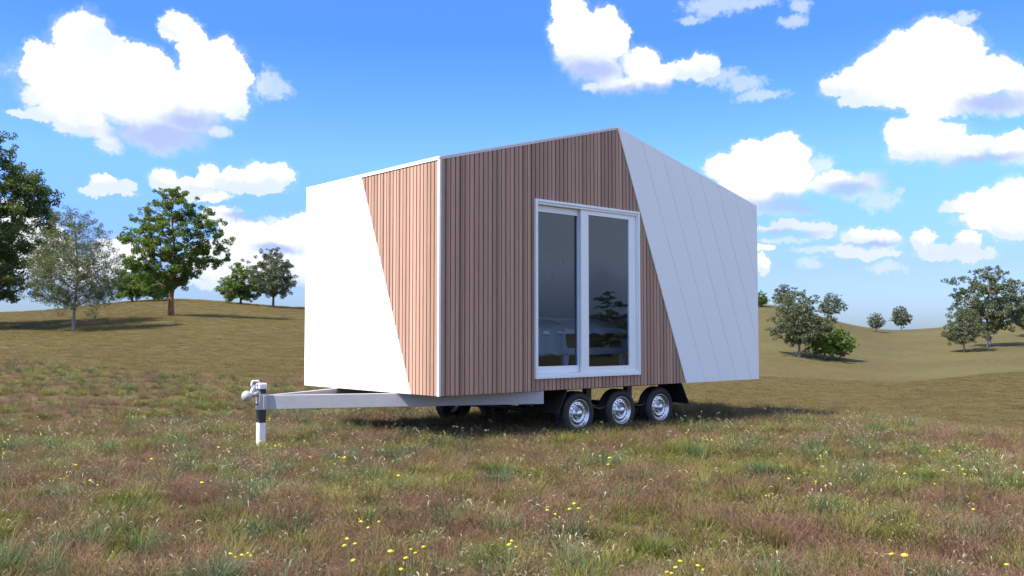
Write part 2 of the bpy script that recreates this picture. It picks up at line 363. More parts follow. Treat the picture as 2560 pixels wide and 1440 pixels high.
def turf_fn(t, b):
    co = t.node('ShaderNodeNewGeometry').outputs['Position']
    big = t.node('ShaderNodeTexNoise', {'Vector': co, 'Scale': .07, 'Detail': 4.0}).outputs[0]
    mid = t.node('ShaderNodeTexNoise', {'Vector': co, 'Scale': 1.3, 'Detail': 6.0, 'Roughness': .7}).outputs[0]
    fine = t.node('ShaderNodeTexNoise', {'Vector': co, 'Scale': 9.0, 'Detail': 5.0, 'Roughness': .75}).outputs[0]
    c = t.mix(t.smooth(mid, .35, .65), (.074,.062,.026), (.097,.082,.038))
    c = t.mix(t.smooth(fine, .42, .66), t.mix(1.0, c, (.82,.85,.78), 'MULTIPLY'), t.mix(1.0, c, (1.12,1.08,1.06), 'MULTIPLY'))
    c = t.mix(t.m('MULTIPLY', t.smooth(big, .4, .65), .45), c, (.092,.092,.034))
    rd = t.node('ShaderNodeTexNoise', {'Vector': co, 'Scale': .5, 'Detail': 3.0}).outputs[0]
    c = t.mix(t.m('MULTIPLY', t.smooth(rd, .5, .7), .35), c, (.125,.08,.05))
    t.l.new(c, b.inputs['Base Color']); b.inputs['Roughness'].default_value = .95; b.inputs['Specular IOR Level'].default_value = .1
    bump(t, b, t.m('ADD', fine, t.m('MULTIPLY', mid, .6)), .15, .03)
M['turf'] = mat('turf', fn=turf_fn)
def build_ground():
    th = np.concatenate([np.arange(-180, -40, 4), np.arange(-40, 40, .25), np.arange(40, 180, 4)]); th = np.radians(th)
    rr = [0.4]
    while rr[-1] < 700: rr.append(rr[-1] * (1.018 if rr[-1] > 3 else 1.1))
    rr += [1000, 1600, 2600, 4500]; rr = np.array(rr); nt, nr = len(th), len(rr)
    A, D = np.meshgrid(th, rr); X = CAM.x + D*(FW.x*np.cos(A)+RT.x*np.sin(A)); Y = CAM.y + D*(FW.y*np.cos(A)+RT.y*np.sin(A))
    Z = ground_z(X.ravel(), Y.ravel())
    V = np.stack([X.ravel(), Y.ravel(), Z], 1); V = np.vstack([V, [[CAM.x, CAM.y, gz1(CAM.x, CAM.y)]]])
    i, j = np.meshgrid(np.arange(nr-1), np.arange(nt), indexing='ij'); i = i.ravel(); j = j.ravel(); j2 = (j+1) % nt
    q = np.stack([i*nt+j, i*nt+j2, (i+1)*nt+j2, (i+1)*nt+j], 1)[:, ::-1]
    j = np.arange(nt); tri = np.stack([np.full(nt, nr*nt), j, (j+1) % nt], 1)[:, ::-1]
    o = mesh_np('ground', V, [q, tri], M['turf'], smooth=True)
    tag(o, kind='structure', label='olive brown grassy ground rising into rolling hills')
build_ground()

# ------------------------------------------------------------------ the tiny house on its trailer
ZB = .58; L, W_, HE, HP, XP = 5.955, 2.919, 2.60, 3.347, 2.85
house = empty('trailer_house', (0, 0, 0))
tag(house, 'small white and timber gabled house on a three axle trailer', 'tiny house')
def roofline(off=0):  # clip half planes (a,b,c) for the gable, in (x, z)
    k = (HP - HE) / XP; k2 = (HP - HE) / (L - XP)
    return [(-k, 1, HE - off), (k2, 1, HE + k2 * L - off)]
CUTS = 1.361 / 3.333; CUT0 = 4.222      # side wall: cladding changes on x = CUT0 - CUTS*z
FC0, FCK = .508, .412                   # front wall: on y = FC0 + FCK*z
def side(poly, y0, y1, mb): mb.prism(poly, lambda a, b: (a, y0, b + ZB), lambda a, b: (a, y1, b + ZB))
def front(poly, x0, x1, mb): mb.prism(poly, lambda a, b: (x0, a, b + ZB), lambda a, b: (x1, a, b + ZB))
def rect(a0, a1, b0, b1): return [(a0, b0), (a1, b0), (a1, b1), (a0, b1)]
def cl(poly, planes):
    for p in planes:
        poly = clip(poly, *p)
        if len(poly) < 3: return []
    return poly
DX0, DX1, DZ0, DZ1 = 1.402, 3.262, .140, 2.272
def minus_door(poly):
    m_ = .012
    a = cl(poly, [(1, 0, DX0+m_)]); b = cl(poly, [(-1, 0, -(DX1-m_))]); c = cl(poly, [(-1, 0, -(DX0+m_)), (1, 0, DX1-m_)])
    return [q for q in (a, b, cl(c, [(0, 1, DZ0+m_)]), cl(c, [(0, -1, -(DZ1-m_))])) if q]
# shell
mb = MB()
for q in minus_door(cl(rect(.02, L-.002, .0, 4), roofline(.035))): side(q, .023, .10, mb)
for q in [cl(rect(.002, L-.002, .0, 4), roofline(.035))]: side(q, W_-.10, W_, mb)
front(rect(.10, W_-.10, 0, HE-.035), .023, .10, mb); front(rect(.10, W_-.10, 0, HE-.035), L-.10, L-.002, mb)
mb.build('wall', M['interior'], house)
mb = MB(); mb.box(.10, L-.10, .10, W_-.10, ZB, ZB+.09); mb.build('floor', M['floor'], house)
# cladding backing + battens on the long side
mb = MB()
for q in minus_door(cl(rect(.0225, L, 0, 4), roofline(.034) + [(1, CUTS, CUT0 + .02)])): side(q, .018, .0225, mb)
mb.mi = 1
n = int(L / PITCHB)
for i in range(n):
    x0 = .023 + i * PITCHB; p = cl(rect(x0 + .0075, x0 + PITCHB - .0075, 0, 4), roofline(.036) + [(1, CUTS, CUT0)])
    if not p: continue
    for q in (minus_door(p) if x0 + PITCHB > DX0 and x0 < DX1 else [p]): side(q, 0.0, .0178, mb)
tag(mb.build('timber_cladding', [M['timber_back'], M['timber']], house), label='shaded vertical brown timber battens on the long side')
# battens on the front end
mb = MB()
front(cl(rect(.0225, W_, 0, HE-.04), [(1, -FCK, FC0 + .0)]), .018, .0225, mb); mb.mi = 1
for i in range(int(W_ / PITCHB)):
    y0 = .023 + i * PITCHB; q = cl(rect(y0 + .0075, y0 + PITCHB - .0075, 0, HE-.045), [(1, -FCK, FC0 + .012)])
    if q: front(q, 0.0, .0178, mb)
tag(mb.build('timber_cladding', [M['timber_back'], M['timber']], house), label='sunlit orange timber battens beside the front corner')
# white smooth panel of the front end
mb = MB(); front(cl(rect(0, W_, 0, HE-.0345), [(-1, FCK, -(FC0 + .004))]), -.0065, .0155, mb)
mb.build('front_panel', M['white_panel'], house)
# white boards of the long side, parallel to the slanting edge
BW = .372
mb = MB(); mb.mi = 1
side(cl(rect(2.4, L, 0, 4), roofline(.004) + [(-1, -CUTS, -(CUT0+.012))]), -.002, .0155, mb); mb.mi = 0
side(cl(rect(2.4, L, -.004, 4), roofline(-.004) + [(-1, -CUTS, -(CUT0)), (1, CUTS, CUT0+.055)]), -.014, -.0022, mb)
k0 = CUT0 + .060
while k0 < L + 1.6:
    q = cl(rect(2.4, L+.004, -.002, 4), roofline(-.002) + [(-1, -CUTS, -(k0)), (1, CUTS, k0 + BW - .006)])
    if q: side(q, -.009, -.0022, mb)
    k0 += BW
mb.build('white_boarding', [M['white_panel'], mat('seam_shadow', (.45,.47,.5), .6)], house)
# roof
mb = MB()
for (xa, za, xb, zb) in ((-.004, HE, XP, HP), (XP, HP, L+.004, HE)):
    p = [(xa, za), (xb, zb), (xb, zb-.036), (xa, za-.036)]
    mb.prism(p, lambda a, b: (a, -.004, b+ZB), lambda a, b: (a, W_+.004, b+ZB))
mb.build('roof', M['roof'], house)
mb = MB()
mb.box(-.008, -.003, -.003, W_+.003, ZB+HE-.034, ZB+HE+.004)
mb.build('eave_trim', M['white_trim'], house)
mb = MB(); mb.box(-.007, .0215, -.009, .0215, ZB-.004, ZB+HE-.0345); mb.build('corner_trim', M['white_trim'], house, bevel=.002)
mb = MB(); p = [(0, HE+.002), (XP, HP+.002), (XP, HP-.013), (0, HE-.011)]
side(p, -.010, -.0045, mb); mb.build('verge_trim', M['white_trim'], house)
# sliding door: fixed frame, two sashes with panes
def ring(mb, x0, x1, z0, z1, wl, wr, wb, wt, y0, y1):
    mb.box(x0, x0+wl, y0, y1, z0+ZB, z1+ZB); mb.box(x1-wr, x1, y0, y1, z0+ZB, z1+ZB)
    mb.box(x0+wl, x1-wr, y0, y1, z0+ZB, z0+wb+ZB); mb.box(x0+wl, x1-wr, y0, y1, z1-wt+ZB, z1+ZB)
mb = MB()
ring(mb, DX0, DX1, DZ0, DZ1, .030, .030, .030, .030, -.030, .100)
ring(mb, DX0+.0305, DX1-.0305, DZ0+.0305, DZ1-.0305, .018, .018, .026, .026, -.016, .098)
door = mb.build('sliding_door', M['white_frame'], house, bevel=.002)
mb = MB(); ring(mb, 1.452, 2.262, .198, 2.214, .010, .075, .085, .078, .050, .082); mb.mi = 1
mb.box(2.168, 2.186, .084, .094, ZB+.28, ZB+2.14)  # dark strip colours in the shadow on the stile's inner side
mb.build('sash', [M['white_frame'], M['dark_steel']], door, bevel=.002)
mb = MB(); ring(mb, 2.195, 3.212, .197, 2.215, .132, .132, .068, .058, .004, .036); mb.build('sash', M['white_frame'], door, bevel=.002)
mb = MB(); mb.box(1.462, 2.187, .063, .069, ZB+.283, ZB+2.136); mb.build('pane', M['glass'], door)
mb = MB(); mb.box(2.327, 3.080, .017, .023, ZB+.265, ZB+2.157); mb.build('pane', M['glass'], door)
# drawbar and chassis
mb = MB(); z0, z1 = ZB-.158, ZB-.004
def bar(p, q, th, z0, z1, mb):
    d = Vector((q[0]-p[0], q[1]-p[1], 0)).normalized(); nrm = Vector((-d.y, d.x, 0)) * th
    a, b = Vector((p[0], p[1], 0)), Vector((q[0], q[1], 0))
    mb.hexa([(*(a).xy, z0), (*(b).xy, z0), (*(b+nrm).xy, z0), (*(a+nrm).xy, z0), (*(a).xy, z1), (*(b).xy, z1), (*(b+nrm).xy, z1), (*(a+nrm).xy, z1)])
bar((-1.285, 1.43), (1.555, .004), .055, z0, z1, mb)
bar((1.555, W_-.004), (-1.285, W_-1.43), .055, z0, z1, mb)
mb.box(-1.33, -1.285, 1.40, 1.52, z0-.002, z1+.002)
mb.build('drawbar', M['steel'], house, bevel=.004)
mb = MB()
mb.box(.40, 4.3, .50, .58, z1-.045, z1-.001); mb.box(.40, 4.3, W_-.58, W_-.50, z1-.045, z1-.001)
for x in (.46, 1.62, 2.7, 3.5, 4.2): mb.box(x, x+.05, .581, W_-.581, z1-.043, z1-.002)
mb.build('chassis', M['dark_steel'], house)
# hitch
mb = MB()
mb.lathe([(0, -.062), (.030, -.054), (.048, -.036), (.056, -.005), (.052, .026), (.036, .046), (.018, .056), (0, .061)], (-1.502, 1.46, ZB-.005), (0, 0, 1), 20)
mb.tube((-1.47, 1.46, ZB+.004), (-1.415, 1.46, ZB+.012), .032, .026, 14)
mb.tube((-1.43, 1.46, ZB+.010), (-1.36, 1.46, ZB+.028), .030, .040, 14)
mb.tube((-1.362, 1.46, ZB+.028), (-1.345, 1.46, ZB+.020), .041, .030, 14)
hitch = mb.build('tow_hitch', M['steel'], house)
mb = MB()
mb.hexa([(-1.462,1.44,ZB+.03),(-1.43,1.44,ZB+.03),(-1.43,1.48,ZB+.03),(-1.462,1.48,ZB+.03),(-1.430,1.44,ZB+.10),(-1.395,1.44,ZB+.10),(-1.395,1.48,ZB+.10),(-1.430,1.48,ZB+.10)])
for (a, b) in (((-1.448, .10), (-1.375, .112)), ((-1.440, .155), (-1.362, .155))):
    mb.tube((a[0], 1.46, ZB+a[1]), (b[0], 1.46, ZB+b[1]), .011, .011, 8)
mb.tube((-1.448, 1.46, ZB+.10), (-1.440, 1.46, ZB+.155), .011, .011, 8); mb.tube((-1.375, 1.46, ZB+.10), (-1.362, 1.46, ZB+.155), .011, .011, 8)
mb.build('lever', M['post_white'], hitch, bevel=.003)
# prop leg
PX, PY = -1.372, 1.417
leg = None
mb = MB(); mb.box(PX+.006, PX+.079, PY+.006, PY+.079, ZB-.35, ZB+.07); mb.box(PX+.004, PX+.081, PY+.004, PY+.081, ZB-.30, ZB-.158)
leg = mb.build('prop_leg', M['black_paint'], house)
mb = MB(); mb.box(PX+.004, PX+.081, PY+.004, PY+.081, -.12, ZB-.3005); mb.build('foot', M['post_white'], leg, bevel=.003)
mb = MB(); mb.box(PX-.002, PX+.087, PY-.002, PY+.087, ZB-.158, ZB+.014); mb.build('sleeve', M['steel'], leg, bevel=.004)
mb = MB(); mb.box(PX-.004, PX+.089, PY-.004, PY+.089, ZB+.064, ZB+.130); mb.build('cap', M['post_white'], leg, bevel=.012)
mb = MB(); mb.tube((PX-.022, PY+.04, ZB-.10), (PX, PY+.04, ZB-.10), .008, .008, 10); mb.build('locking_pin', M['dark_steel'], leg)
# wheels
def wheel(cx, side_):
    yo = .135 if side_ == 0 else W_ - .135; s_ = 1 if side_ == 0 else -1; c = (cx, yo, ZB-.322)
    mb = MB(); RO = .278
    prof = [(.172, .012), (.180, .002), (.205, -.008), (.240, -.006), (.262, .006), (.272, .018), (RO, .034), (RO, .062), (RO-.007, .064), (RO-.007, .070), (RO, .072), (RO, .105), (RO-.007, .107), (RO-.007, .113), (RO, .115), (RO, .148), (.272, .165), (.255, .185), (.205, .192), (.172, .18)]
    mb.lathe(prof, c, (0, s_, 0), 56)
    t_ = mb.build('wheel', M['rubber'], house)
    mb = MB()
    prof = [(.176, .016), (.181, .004), (.176, -.002), (.168, .004), (.163, .022), (.150, .034), (.142, .036), (.120, .022), (.100, .020), (.086, .034), (.080, .042)]
    mb.lathe(prof, c, (0, s_, 0), 48); mb.mi = 1
    for i in range(16):
        a = 2*math.pi*i/16; d = Vector((math.cos(a), 0, math.sin(a))) * .126
        mb.lathe([(0, .0), (.0075, .0), (.0075, .012)], Vector(c) + d + Vector((0, s_*.019, 0)), (0, s_, 0), 8, False)
    mb.build('rim', [M['rim'], M['hole']], t_)
    mb = MB(); mb.lathe([(.081, .043), (.070, .030), (.052, .016), (.048, -.004), (.040, -.012), (0, -.014)], c, (0, s_, 0), 28)
    for i in range(5):
        a = 2*math.pi*i/5; p = Vector(c) + Vector((math.cos(a)*.062, 0, math.sin(a)*.062))
        mb.tube(p + Vector((0, s_*.024, 0)), p + Vector((0, s_*.004, 0)), .007, .007, 6)
    mb.build('hub', M['rim'], t_)
for s_ in (0, 1):
    for cx in (2.285, 3.068, 3.851): wheel(cx, s_)
mb = MB()
for cx in (2.285, 3.068, 3.851): mb.tube((cx, .33, ZB-.322), (cx, W_-.33, ZB-.322), .035, .035, 12)
mb.build('axle', M['dark_steel'], house)
for s_ in (0, 1):
    f_ = (lambda y: y) if s_ == 0 else (lambda y: W_ - y)
    for px_ in (2.455, 3.225):
        mb = MB(); ys = sorted((f_(.175), f_(.25)))
        mb.box(px_, px_+.088, ys[0], ys[1], ZB-.20, ZB-.001)
        for k in range(8):   # spring leaf swinging from the post to the next axle
            x0 = px_+.05 + k*.05; x1 = x0 + .05; h = lambda x: ZB - .20 - .07*math.sin(math.pi*(x-px_-.05)/.4)
            mb.hexa([(x0,ys[0],h(x0)-.02),(x1,ys[0],h(x1)-.02),(x1,ys[1],h(x1)-.02),(x0,ys[1],h(x0)-.02),(x0,ys[0],h(x0)),(x1,ys[0],h(x1)),(x1,ys[1],h(x1)),(x0,ys[1],h(x0))])
        mb.build('suspension_bracket', M['dark_steel'], house)
    for (xt, xb) in ((1.957, 1.800), (4.166, 4.330)):
        ys = sorted((f_(.02), f_(.46))); t_ = .012 if xb < xt else -.012
        mb = MB(); a, b = ZB-.290, ZB-.003
        mb.hexa([(xb,ys[0],a),(xb+t_,ys[0],a),(xb+t_,ys[1],a),(xb,ys[1],a),(xt,ys[0],b),(xt+t_,ys[0],b),(xt+t_,ys[1],b),(xt,ys[1],b)])
        mb.build('mudguard', M['mudflap'], house)

# ------------------------------------------------------------------ inside the room
bed = empty('bed', (1.2, 1.2, ZB+.09)); tag(bed, 'bed with white duvet and pale blue throw behind the glass door', 'bed')
def bedpart(mb, name, m_, bevel=0, par=None):
    o = mb.build(name, m_, par or bed, bevel=bevel); o.location = -Vector(bed.location) if par is None else (0, 0, 0); return o
mb = MB(); mb.box(1.3, 4.3, 1.15, 1.20, ZB+.375, ZB+.475); mb.box(1.3, 4.3, 2.65, 2.70, ZB+.375, ZB+.475); mb.box(1.25, 1.30, 1.15, 2.70, ZB+.375, ZB+.475); mb.box(4.3, 4.35, 1.15, 2.70, ZB+.375, ZB+.60)
bedpart(mb, 'bed_frame', M['bed_paint'], .01)
for (x, y) in ((3.02, 1.15), (1.30, 1.15), (3.02, 2.64), (1.30, 2.64), (4.2, 1.15)):
    mb = MB(); mb.hexa([(x+.02,y+.01,ZB+.09),(x+.07,y+.01,ZB+.09),(x+.07,y+.05,ZB+.09),(x+.02,y+.05,ZB+.09),(x-.01,y,ZB+.374),(x+.10,y,ZB+.374),(x+.10,y+.06,ZB+.374),(x-.01,y+.06,ZB+.374)])
    bedpart(mb, 'leg', M['bed_paint'], .004)
mb = MB(); mb.box(1.32, 4.28, 1.22, 2.66, ZB+.42, ZB+.70); bedpart(mb, 'mattress', M['mattress'], .03)
def cloth(name, m_, x0, x1, ztop, zdrop, puff, seed, y0=1.16, y1=2.68):
    rnd = np.random.RandomState(seed); nx, ns = 70, 60
    S = np.linspace(0, 1, ns); V = []
    drop = ztop - zdrop; ln = drop + (y1 - y0)
    for s_ in S:
        for i in range(nx):
            x = x0 + (x1 - x0)*i/(nx-1); d = s_*ln
            if d < drop: z = zdrop + d; k = 1 - d/drop; y = y0 - .03 - .05*k - .025*k*math.sin(x*23+seed)*1.0 - .012*k*math.sin(x*51)
            else: y = y0 - .03 + (d - drop); z = ztop + puff*math.sin(min(1, (d-drop)/.7)*math.pi/2) + .015*math.sin(x*7+y*5) + .01*math.sin(x*15-y*9)
            z += .012*math.sin(x*17+seed) if s_ == 0 else 0
            V.append((x, y, z))
    q = [(j*nx+i, j*nx+i+1, (j+1)*nx+i+1, (j+1)*nx+i) for j in range(ns-1) for i in range(nx-1)]
    o = mesh_np(name, np.array(V), np.array(q), m_, bed, smooth=True); o.location = -Vector(bed.location)
    so = o.modifiers.new('thick', 'SOLIDIFY'); so.thickness = .02
    return o
cloth('duvet', M['linen'], 1.28, 2.12, ZB+.735, ZB+.385, .16, 1)
cloth('duvet', M['linen'], 2.12, 4.25, ZB+.735, ZB+.68, .16, 4)
cloth('throw', M['throw'], 2.22, 2.98, ZB+.762, ZB+.385, .15, 7, y0=1.13)
for (x, z, rz, s_) in ((4.265, 2.01, .3, 1.0), (4.634, 1.81, 1.2, 1.2), (4.30, 1.71, -.6, .8), (4.38, 1.59, .8, 1.0), (4.93, 1.93, .2, 1.1)):
    mb = MB(); y = W_-.106
    c_, n_ = math.cos(rz), math.sin(rz)
    def wp(a, b, d=0): return (x + s_*(a*c_-b*n_), y+d, ZB + z + s_*(a*n_+b*c_))
    for sgn in (-1, 1):
        pts = [(0, 0), (sgn*.03, .035), (sgn*.09, .05), (sgn*.06, .015), (sgn*.02, -.02)]
        mb.prism(pts, lambda a, b: wp(a, b), lambda a, b: wp(a, b, -.008))
    mb.prism([(-.008, -.05), (.008, -.05), (.008, .04), (-.008, .04)], lambda a, b: wp(a, b, -.001), lambda a, b: wp(a, b, -.01))
    o = mb.build('wall_ornament', M['ornament']); tag(o, {2.01: 'highest small dark winged ornament on the bedroom wall', 1.81: 'largest dark ornament on the wall, tilted, between the others', 1.71: 'smallest dark winged ornament on the bedroom wall', 1.59: 'lowest dark winged ornament on the bedroom wall', 1.93: 'dark winged ornament on the wall right beside the door mullion'}[z], 'wall ornament', 'winged ornaments on the bedroom wall')
#@@TREES
# ------------------------------------------------------------------ trees
def leaf_mat(name, ca, cb, trans=.35, warm=(.16,.17,.03)):
    m_ = bpy.data.materials.new(name); m_.use_nodes = True; t = NT(m_.node_tree); t.n.clear()
    geo = t.node('ShaderNodeNewGeometry'); rnd = geo.outputs['Random Per Island']
    co = t.node('ShaderNodeTexCoord').outputs['Object']
    n = t.node('ShaderNodeTexNoise', {'Vector': co, 'Scale': .55, 'Detail': 2.0}).outputs[0]
    c = t.mix(rnd, ca, cb); c = t.mix(t.m('MULTIPLY', t.smooth(n, .45, .7), .5), c, warm)
    d = t.node('ShaderNodeBsdfPrincipled', {'Base Color': c, 'Roughness': .55, 'Specular IOR Level': .35})
    tr = t.node('ShaderNodeBsdfTranslucent', {0: t.mix(1.0, c, (1.2, 1.35, .7), 'MULTIPLY')})
    mx = t.node('ShaderNodeMixShader', {0: trans, 1: d.outputs[0], 2: tr.outputs[0]})
    o = t.node('ShaderNodeOutputMaterial'); t.l.new(mx.outputs[0], o.inputs[0]); return m_
def bark_fn(a, b2):
    def fn(t, b):
        co = obj_co(t); mp = t.v('MULTIPLY', co, (5, 5, 1.2))
        n = t.node('ShaderNodeTexNoise', {'Vector': mp, 'Scale': 2.2, 'Detail': 6.0, 'Roughness': .65}).outputs[0]
        t.l.new(t.mix(t.smooth(n, .35, .65), a, b2), b.inputs['Base Color']); b.inputs['Roughness'].default_value = .9; bump(t, b, n, .6, .04)
    return fn
M['leaf_green'] = leaf_mat('leaf_green', (.058,.118,.020), (.135,.205,.038))
M['leaf_bright'] = leaf_mat('leaf_bright', (.075,.150,.020), (.165,.26,.040))
M['leaf_dark'] = leaf_mat('leaf_dark', (.035,.068,.018), (.085,.13,.030))
M['leaf_grey'] = leaf_mat('leaf_grey', (.060,.082,.044), (.120,.142,.076), .3, (.13,.125,.06))
M['leaf_olive'] = leaf_mat('leaf_olive', (.062,.082,.038), (.135,.155,.075), .35, (.15,.155,.06))
M['bark_red'] = mat('bark_red', fn=bark_fn((.13,.055,.028), (.30,.14,.08)))
M['bark_grey'] = mat('bark_grey', fn=bark_fn((.09,.08,.07), (.20,.18,.16)))
M['bark_pale'] = mat('bark_pale', fn=bark_fn((.12,.105,.095), (.27,.235,.215)))

def tube_mesh(paths):
    """paths: list of (points (n,3), radii (n,), sides)"""
    V, Q, b = [], [], 0
    for P_, r_, ns in paths:
        n = len(P_); T = np.gradient(P_, axis=0); T /= np.linalg.norm(T, axis=1)[:, None] + 1e-9
        ref = np.array([1., 0, 0]) if abs(T[0][0]) < .8 else np.array([0, 1., 0])
        A = np.cross(T, ref); A /= np.linalg.norm(A, axis=1)[:, None]; B = np.cross(T, A)
        th = np.arange(ns) * 2*np.pi/ns
        ring_ = P_[:, None, :] + r_[:, None, None]*(A[:, None, :]*np.cos(th)[None, :, None] + B[:, None, :]*np.sin(th)[None, :, None])
        V.append(ring_.reshape(-1, 3)); i, j = np.meshgrid(np.arange(n-1), np.arange(ns), indexing='ij'); i = i.ravel(); j = j.ravel(); j2 = (j+1) % ns
        Q.append(np.stack([i*ns+j, i*ns+j2, (i+1)*ns+j2, (i+1)*ns+j], 1) + b); b += n*ns
    return np.vstack(V), np.vstack(Q)
def leaves_mesh(C, rs, size, aspect, up, pend=0.0):
    """one folded leaf (two triangles pairs) per centre in C"""
    n = len(C); rnd = rs.normal(size=(n, 3)); nrm = rnd + np.array([0, 0, up]); nrm /= np.linalg.norm(nrm, axis=1)[:, None]
    a = rs.normal(size=(n, 3)) + np.array([0, 0, -pend]); a -= nrm*np.sum(a*nrm, 1)[:, None]; a /= np.linalg.norm(a, axis=1)[:, None] + 1e-9; b = np.cross(nrm, a)
    s_ = size * rs.uniform(.65, 1.3, n)[:, None]; w_ = s_*aspect
    V = np.stack([C - a*s_*.5, C + b*w_*.5 + nrm*w_*.12, C + a*s_*.5, C - b*w_*.5 + nrm*w_*.12], 1).reshape(-1, 3)
    q = np.arange(n*4).reshape(-1, 4); return V, q
def make_tree(name, seed, H, crown, nclus, nleaf, leaf, mats, trunk_r=.02, lean=(0, 0), rc=.10, flat=.65, up=.7, top_pow=1.0, rough_r=.0, pend=0.0, sub=7, inner=.45, asp=.5, env=None, twig=True, lr=.44):
    """H metres tall; crown = (bottom height, half width) as fractions of H"""
    rs = np.random.RandomState(seed); cb, cw = crown; cb *= H; cw *= H
    # cluster centres inside an uneven envelope
    pts, rad = [], []; tries = 0; ph = rs.uniform(0, 6.28, 6)
    dmin = rc*H*.95
    while len(pts) < nclus and tries < 40000:
        tries += 1
        h = rs.uniform(0, 1); th = rs.uniform(0, 2*np.pi)
        if env is None: e = (math.sin(math.pi*min(1, h*.92+.10)**(.75*top_pow)))**.75
        else: e = np.interp(h, [a for a, b in env], [b for a, b in env])
        e *= 1 + .16*math.sin(2*th+ph[0]+h*3) + .13*math.sin(3*th+ph[1]-h*5) + .10*math.sin(5*th+ph[2]+h*8)
        r_ = e*cw*math.sqrt(rs.uniform(inner**2, 1))*.88
        p = np.array([r_*math.cos(th)+lean[0]*H*h, r_*math.sin(th)+lean[1]*H*h, cb + (H-cb-rc*H*.5)*h])
        if all(np.linalg.norm(p-q) > dmin*(.8 if tries > 15000 else 1) for q in pts): pts.append(p); rad.append(rc*H*rs.uniform(.7, 1.25)*(1-.3*h))
    pts = np.array(pts)
    # trunk
    tz = np.linspace(0, cb + (H-cb)*.80, 14); wob = .012*H
    TP = np.stack([lean[0]*H*np.clip((tz-cb)/(H-cb), 0, 1)*.8 + wob*np.sin(tz/H*7+ph[3])*np.minimum(1, tz/H*4), lean[1]*H*np.clip((tz-cb)/(H-cb), 0, 1)*.8 + wob*np.sin(tz/H*6+ph[4])*np.minimum(1, tz/H*4), tz], 1)
    TP[0, 2] = -.25
    R0 = trunk_r*H; tr = R0*(1 - .80*(tz/tz[-1])) ; tr[0] *= 1.45; tr[1] *= 1.12
    nodes = [TP[i] for i in range(3, 14)]; nr = [tr[i]*.72 for i in range(3, 14)]; depth = [0]*11
    paths = [(TP, tr, 10)]
    for k in np.argsort(np.linalg.norm(pts - np.array([0, 0, cb]), axis=1)):
        p = pts[k]; N = np.array(nodes); dz = p[2]-N[:, 2]; d = np.linalg.norm(N-p, axis=1); hor = np.linalg.norm(N[:, :2]-p[:2], axis=1)
        cost = d + np.maximum(0, hor*.45-dz)*1.6 + np.array(depth)*.10*H*rc*4
        j = int(np.argmin(cost)); a = N[j]; n_ = 7; t_ = np.linspace(0, 1, n_)[:, None]
        mid = a + (p-a)*.5 + np.array([0, 0, -.10*d[j]]) + rs.normal(size=3)*.05*d[j]
        seg = (1-t_)**2*a + 2*t_*(1-t_)*mid + t_**2*p; r0 = max(min(nr[j], R0*.5), R0*.07)
        rr_ = r0*(1 - .62*t_[:, 0]); paths.append((seg, rr_, 6))
        nodes += [seg[3], p]; nr += [rr_[3]*.8, rr_[-1]*.9]; depth += [depth[j]+1, depth[j]+2]
        if twig:
            for _ in range(5):
                q = p + rs.normal(size=3)*rad[k]*np.array([.6, .6, .35]); s2 = seg[-2]
                paths.append((np.stack([s2, (s2+q)/2+rs.normal(size=3)*.02*H*rc, q]), np.array([rr_[-1]*.55, rr_[-1]*.4, rr_[-1]*.15]), 3))
    # leaves
    Cs = []
    for p, r_ in zip(pts, rad):
        m_ = int(nleaf/len(pts)*(r_/(rc*H))**2)
        sc_ = p + rs.normal(size=(sub, 3))*r_*np.array([.55, .55, .42*flat]); pick = rs.randint(0, sub, m_)
        u = rs.normal(size=(m_, 3)); u /= np.linalg.norm(u, axis=1)[:, None]; u *= (rs.uniform(.15, 1, m_)**.5)[:, None]
        Cs.append(sc_[pick] + u*r_*lr*np.array([1, 1, .75*flat]))
    C = np.vstack(Cs); ms = leaf*rs.uniform(.9, 1.1)
    root = empty(name)
    V, Q = tube_mesh(paths); mesh_np('trunk', V, Q, mats[0], root, smooth=True)
    V, Q = leaves_mesh(C, rs, ms, asp, up, pend); mesh_np('crown', V, Q, mats[1], root)
    return root
def copy_tree(o, par=None):
    c = o.copy(); sc.collection.objects.link(c); c.parent = par
    for ch in o.children: copy_tree(ch, c)
    return c
def place(o, x, y, s_, rz, lab, cat='tree', group=None):
    o.location = (x, y, gz1(x, y) - .05); o.scale = (s_, s_, s_); o.rotation_euler = (0, 0, rz); tag(o, lab, cat, group); return o
GL, GR = 'trees on the left hill', 'trees on the right hills'
def hgt(px, pb, pt):   # ground point, and real height for the pixel span pb..pt
    x, y, z, s_ = at_pixel(px, pb); return x, y, s_*(pb-pt)/F
# A: broad green tree with reddish trunk
x, y, h = hgt(428, 790, 478)
tA = make_tree('broadleaf_tree', 11, h, (.22, .345), 96, 74000, .17, (M['bark_red'], M['leaf_green']), .021, rc=.080, flat=1.05, up=.6, inner=.45, lr=.40, env=[(0,.20),(.1,.42),(.22,.85),(.36,1.0),(.55,.95),(.75,.74),(.9,.48),(1,.22)])
hA = h; place(tA, x, y, 1, R(20), 'tall round green tree with a reddish trunk standing alone on the left hill', group=GL)
# B: airy olive willow-like tree
x, y, h = hgt(185, 826, 538)
tB = make_tree('olive_tree', 23, h, (.21, .40), 90, 62000, .125, (M['bark_pale'], M['leaf_olive']), .014, rc=.105, flat=1.2, up=.3, pend=.3, inner=.25, asp=.30, lr=.36, env=[(0,.5),(.12,.85),(.35,1.0),(.6,.82),(.82,.5),(1,.15)], sub=10)
hB = h; place(tB, x, y, 1, R(140), 'airy pale olive tree with a thin grey trunk in front of the dark one', group=GL)
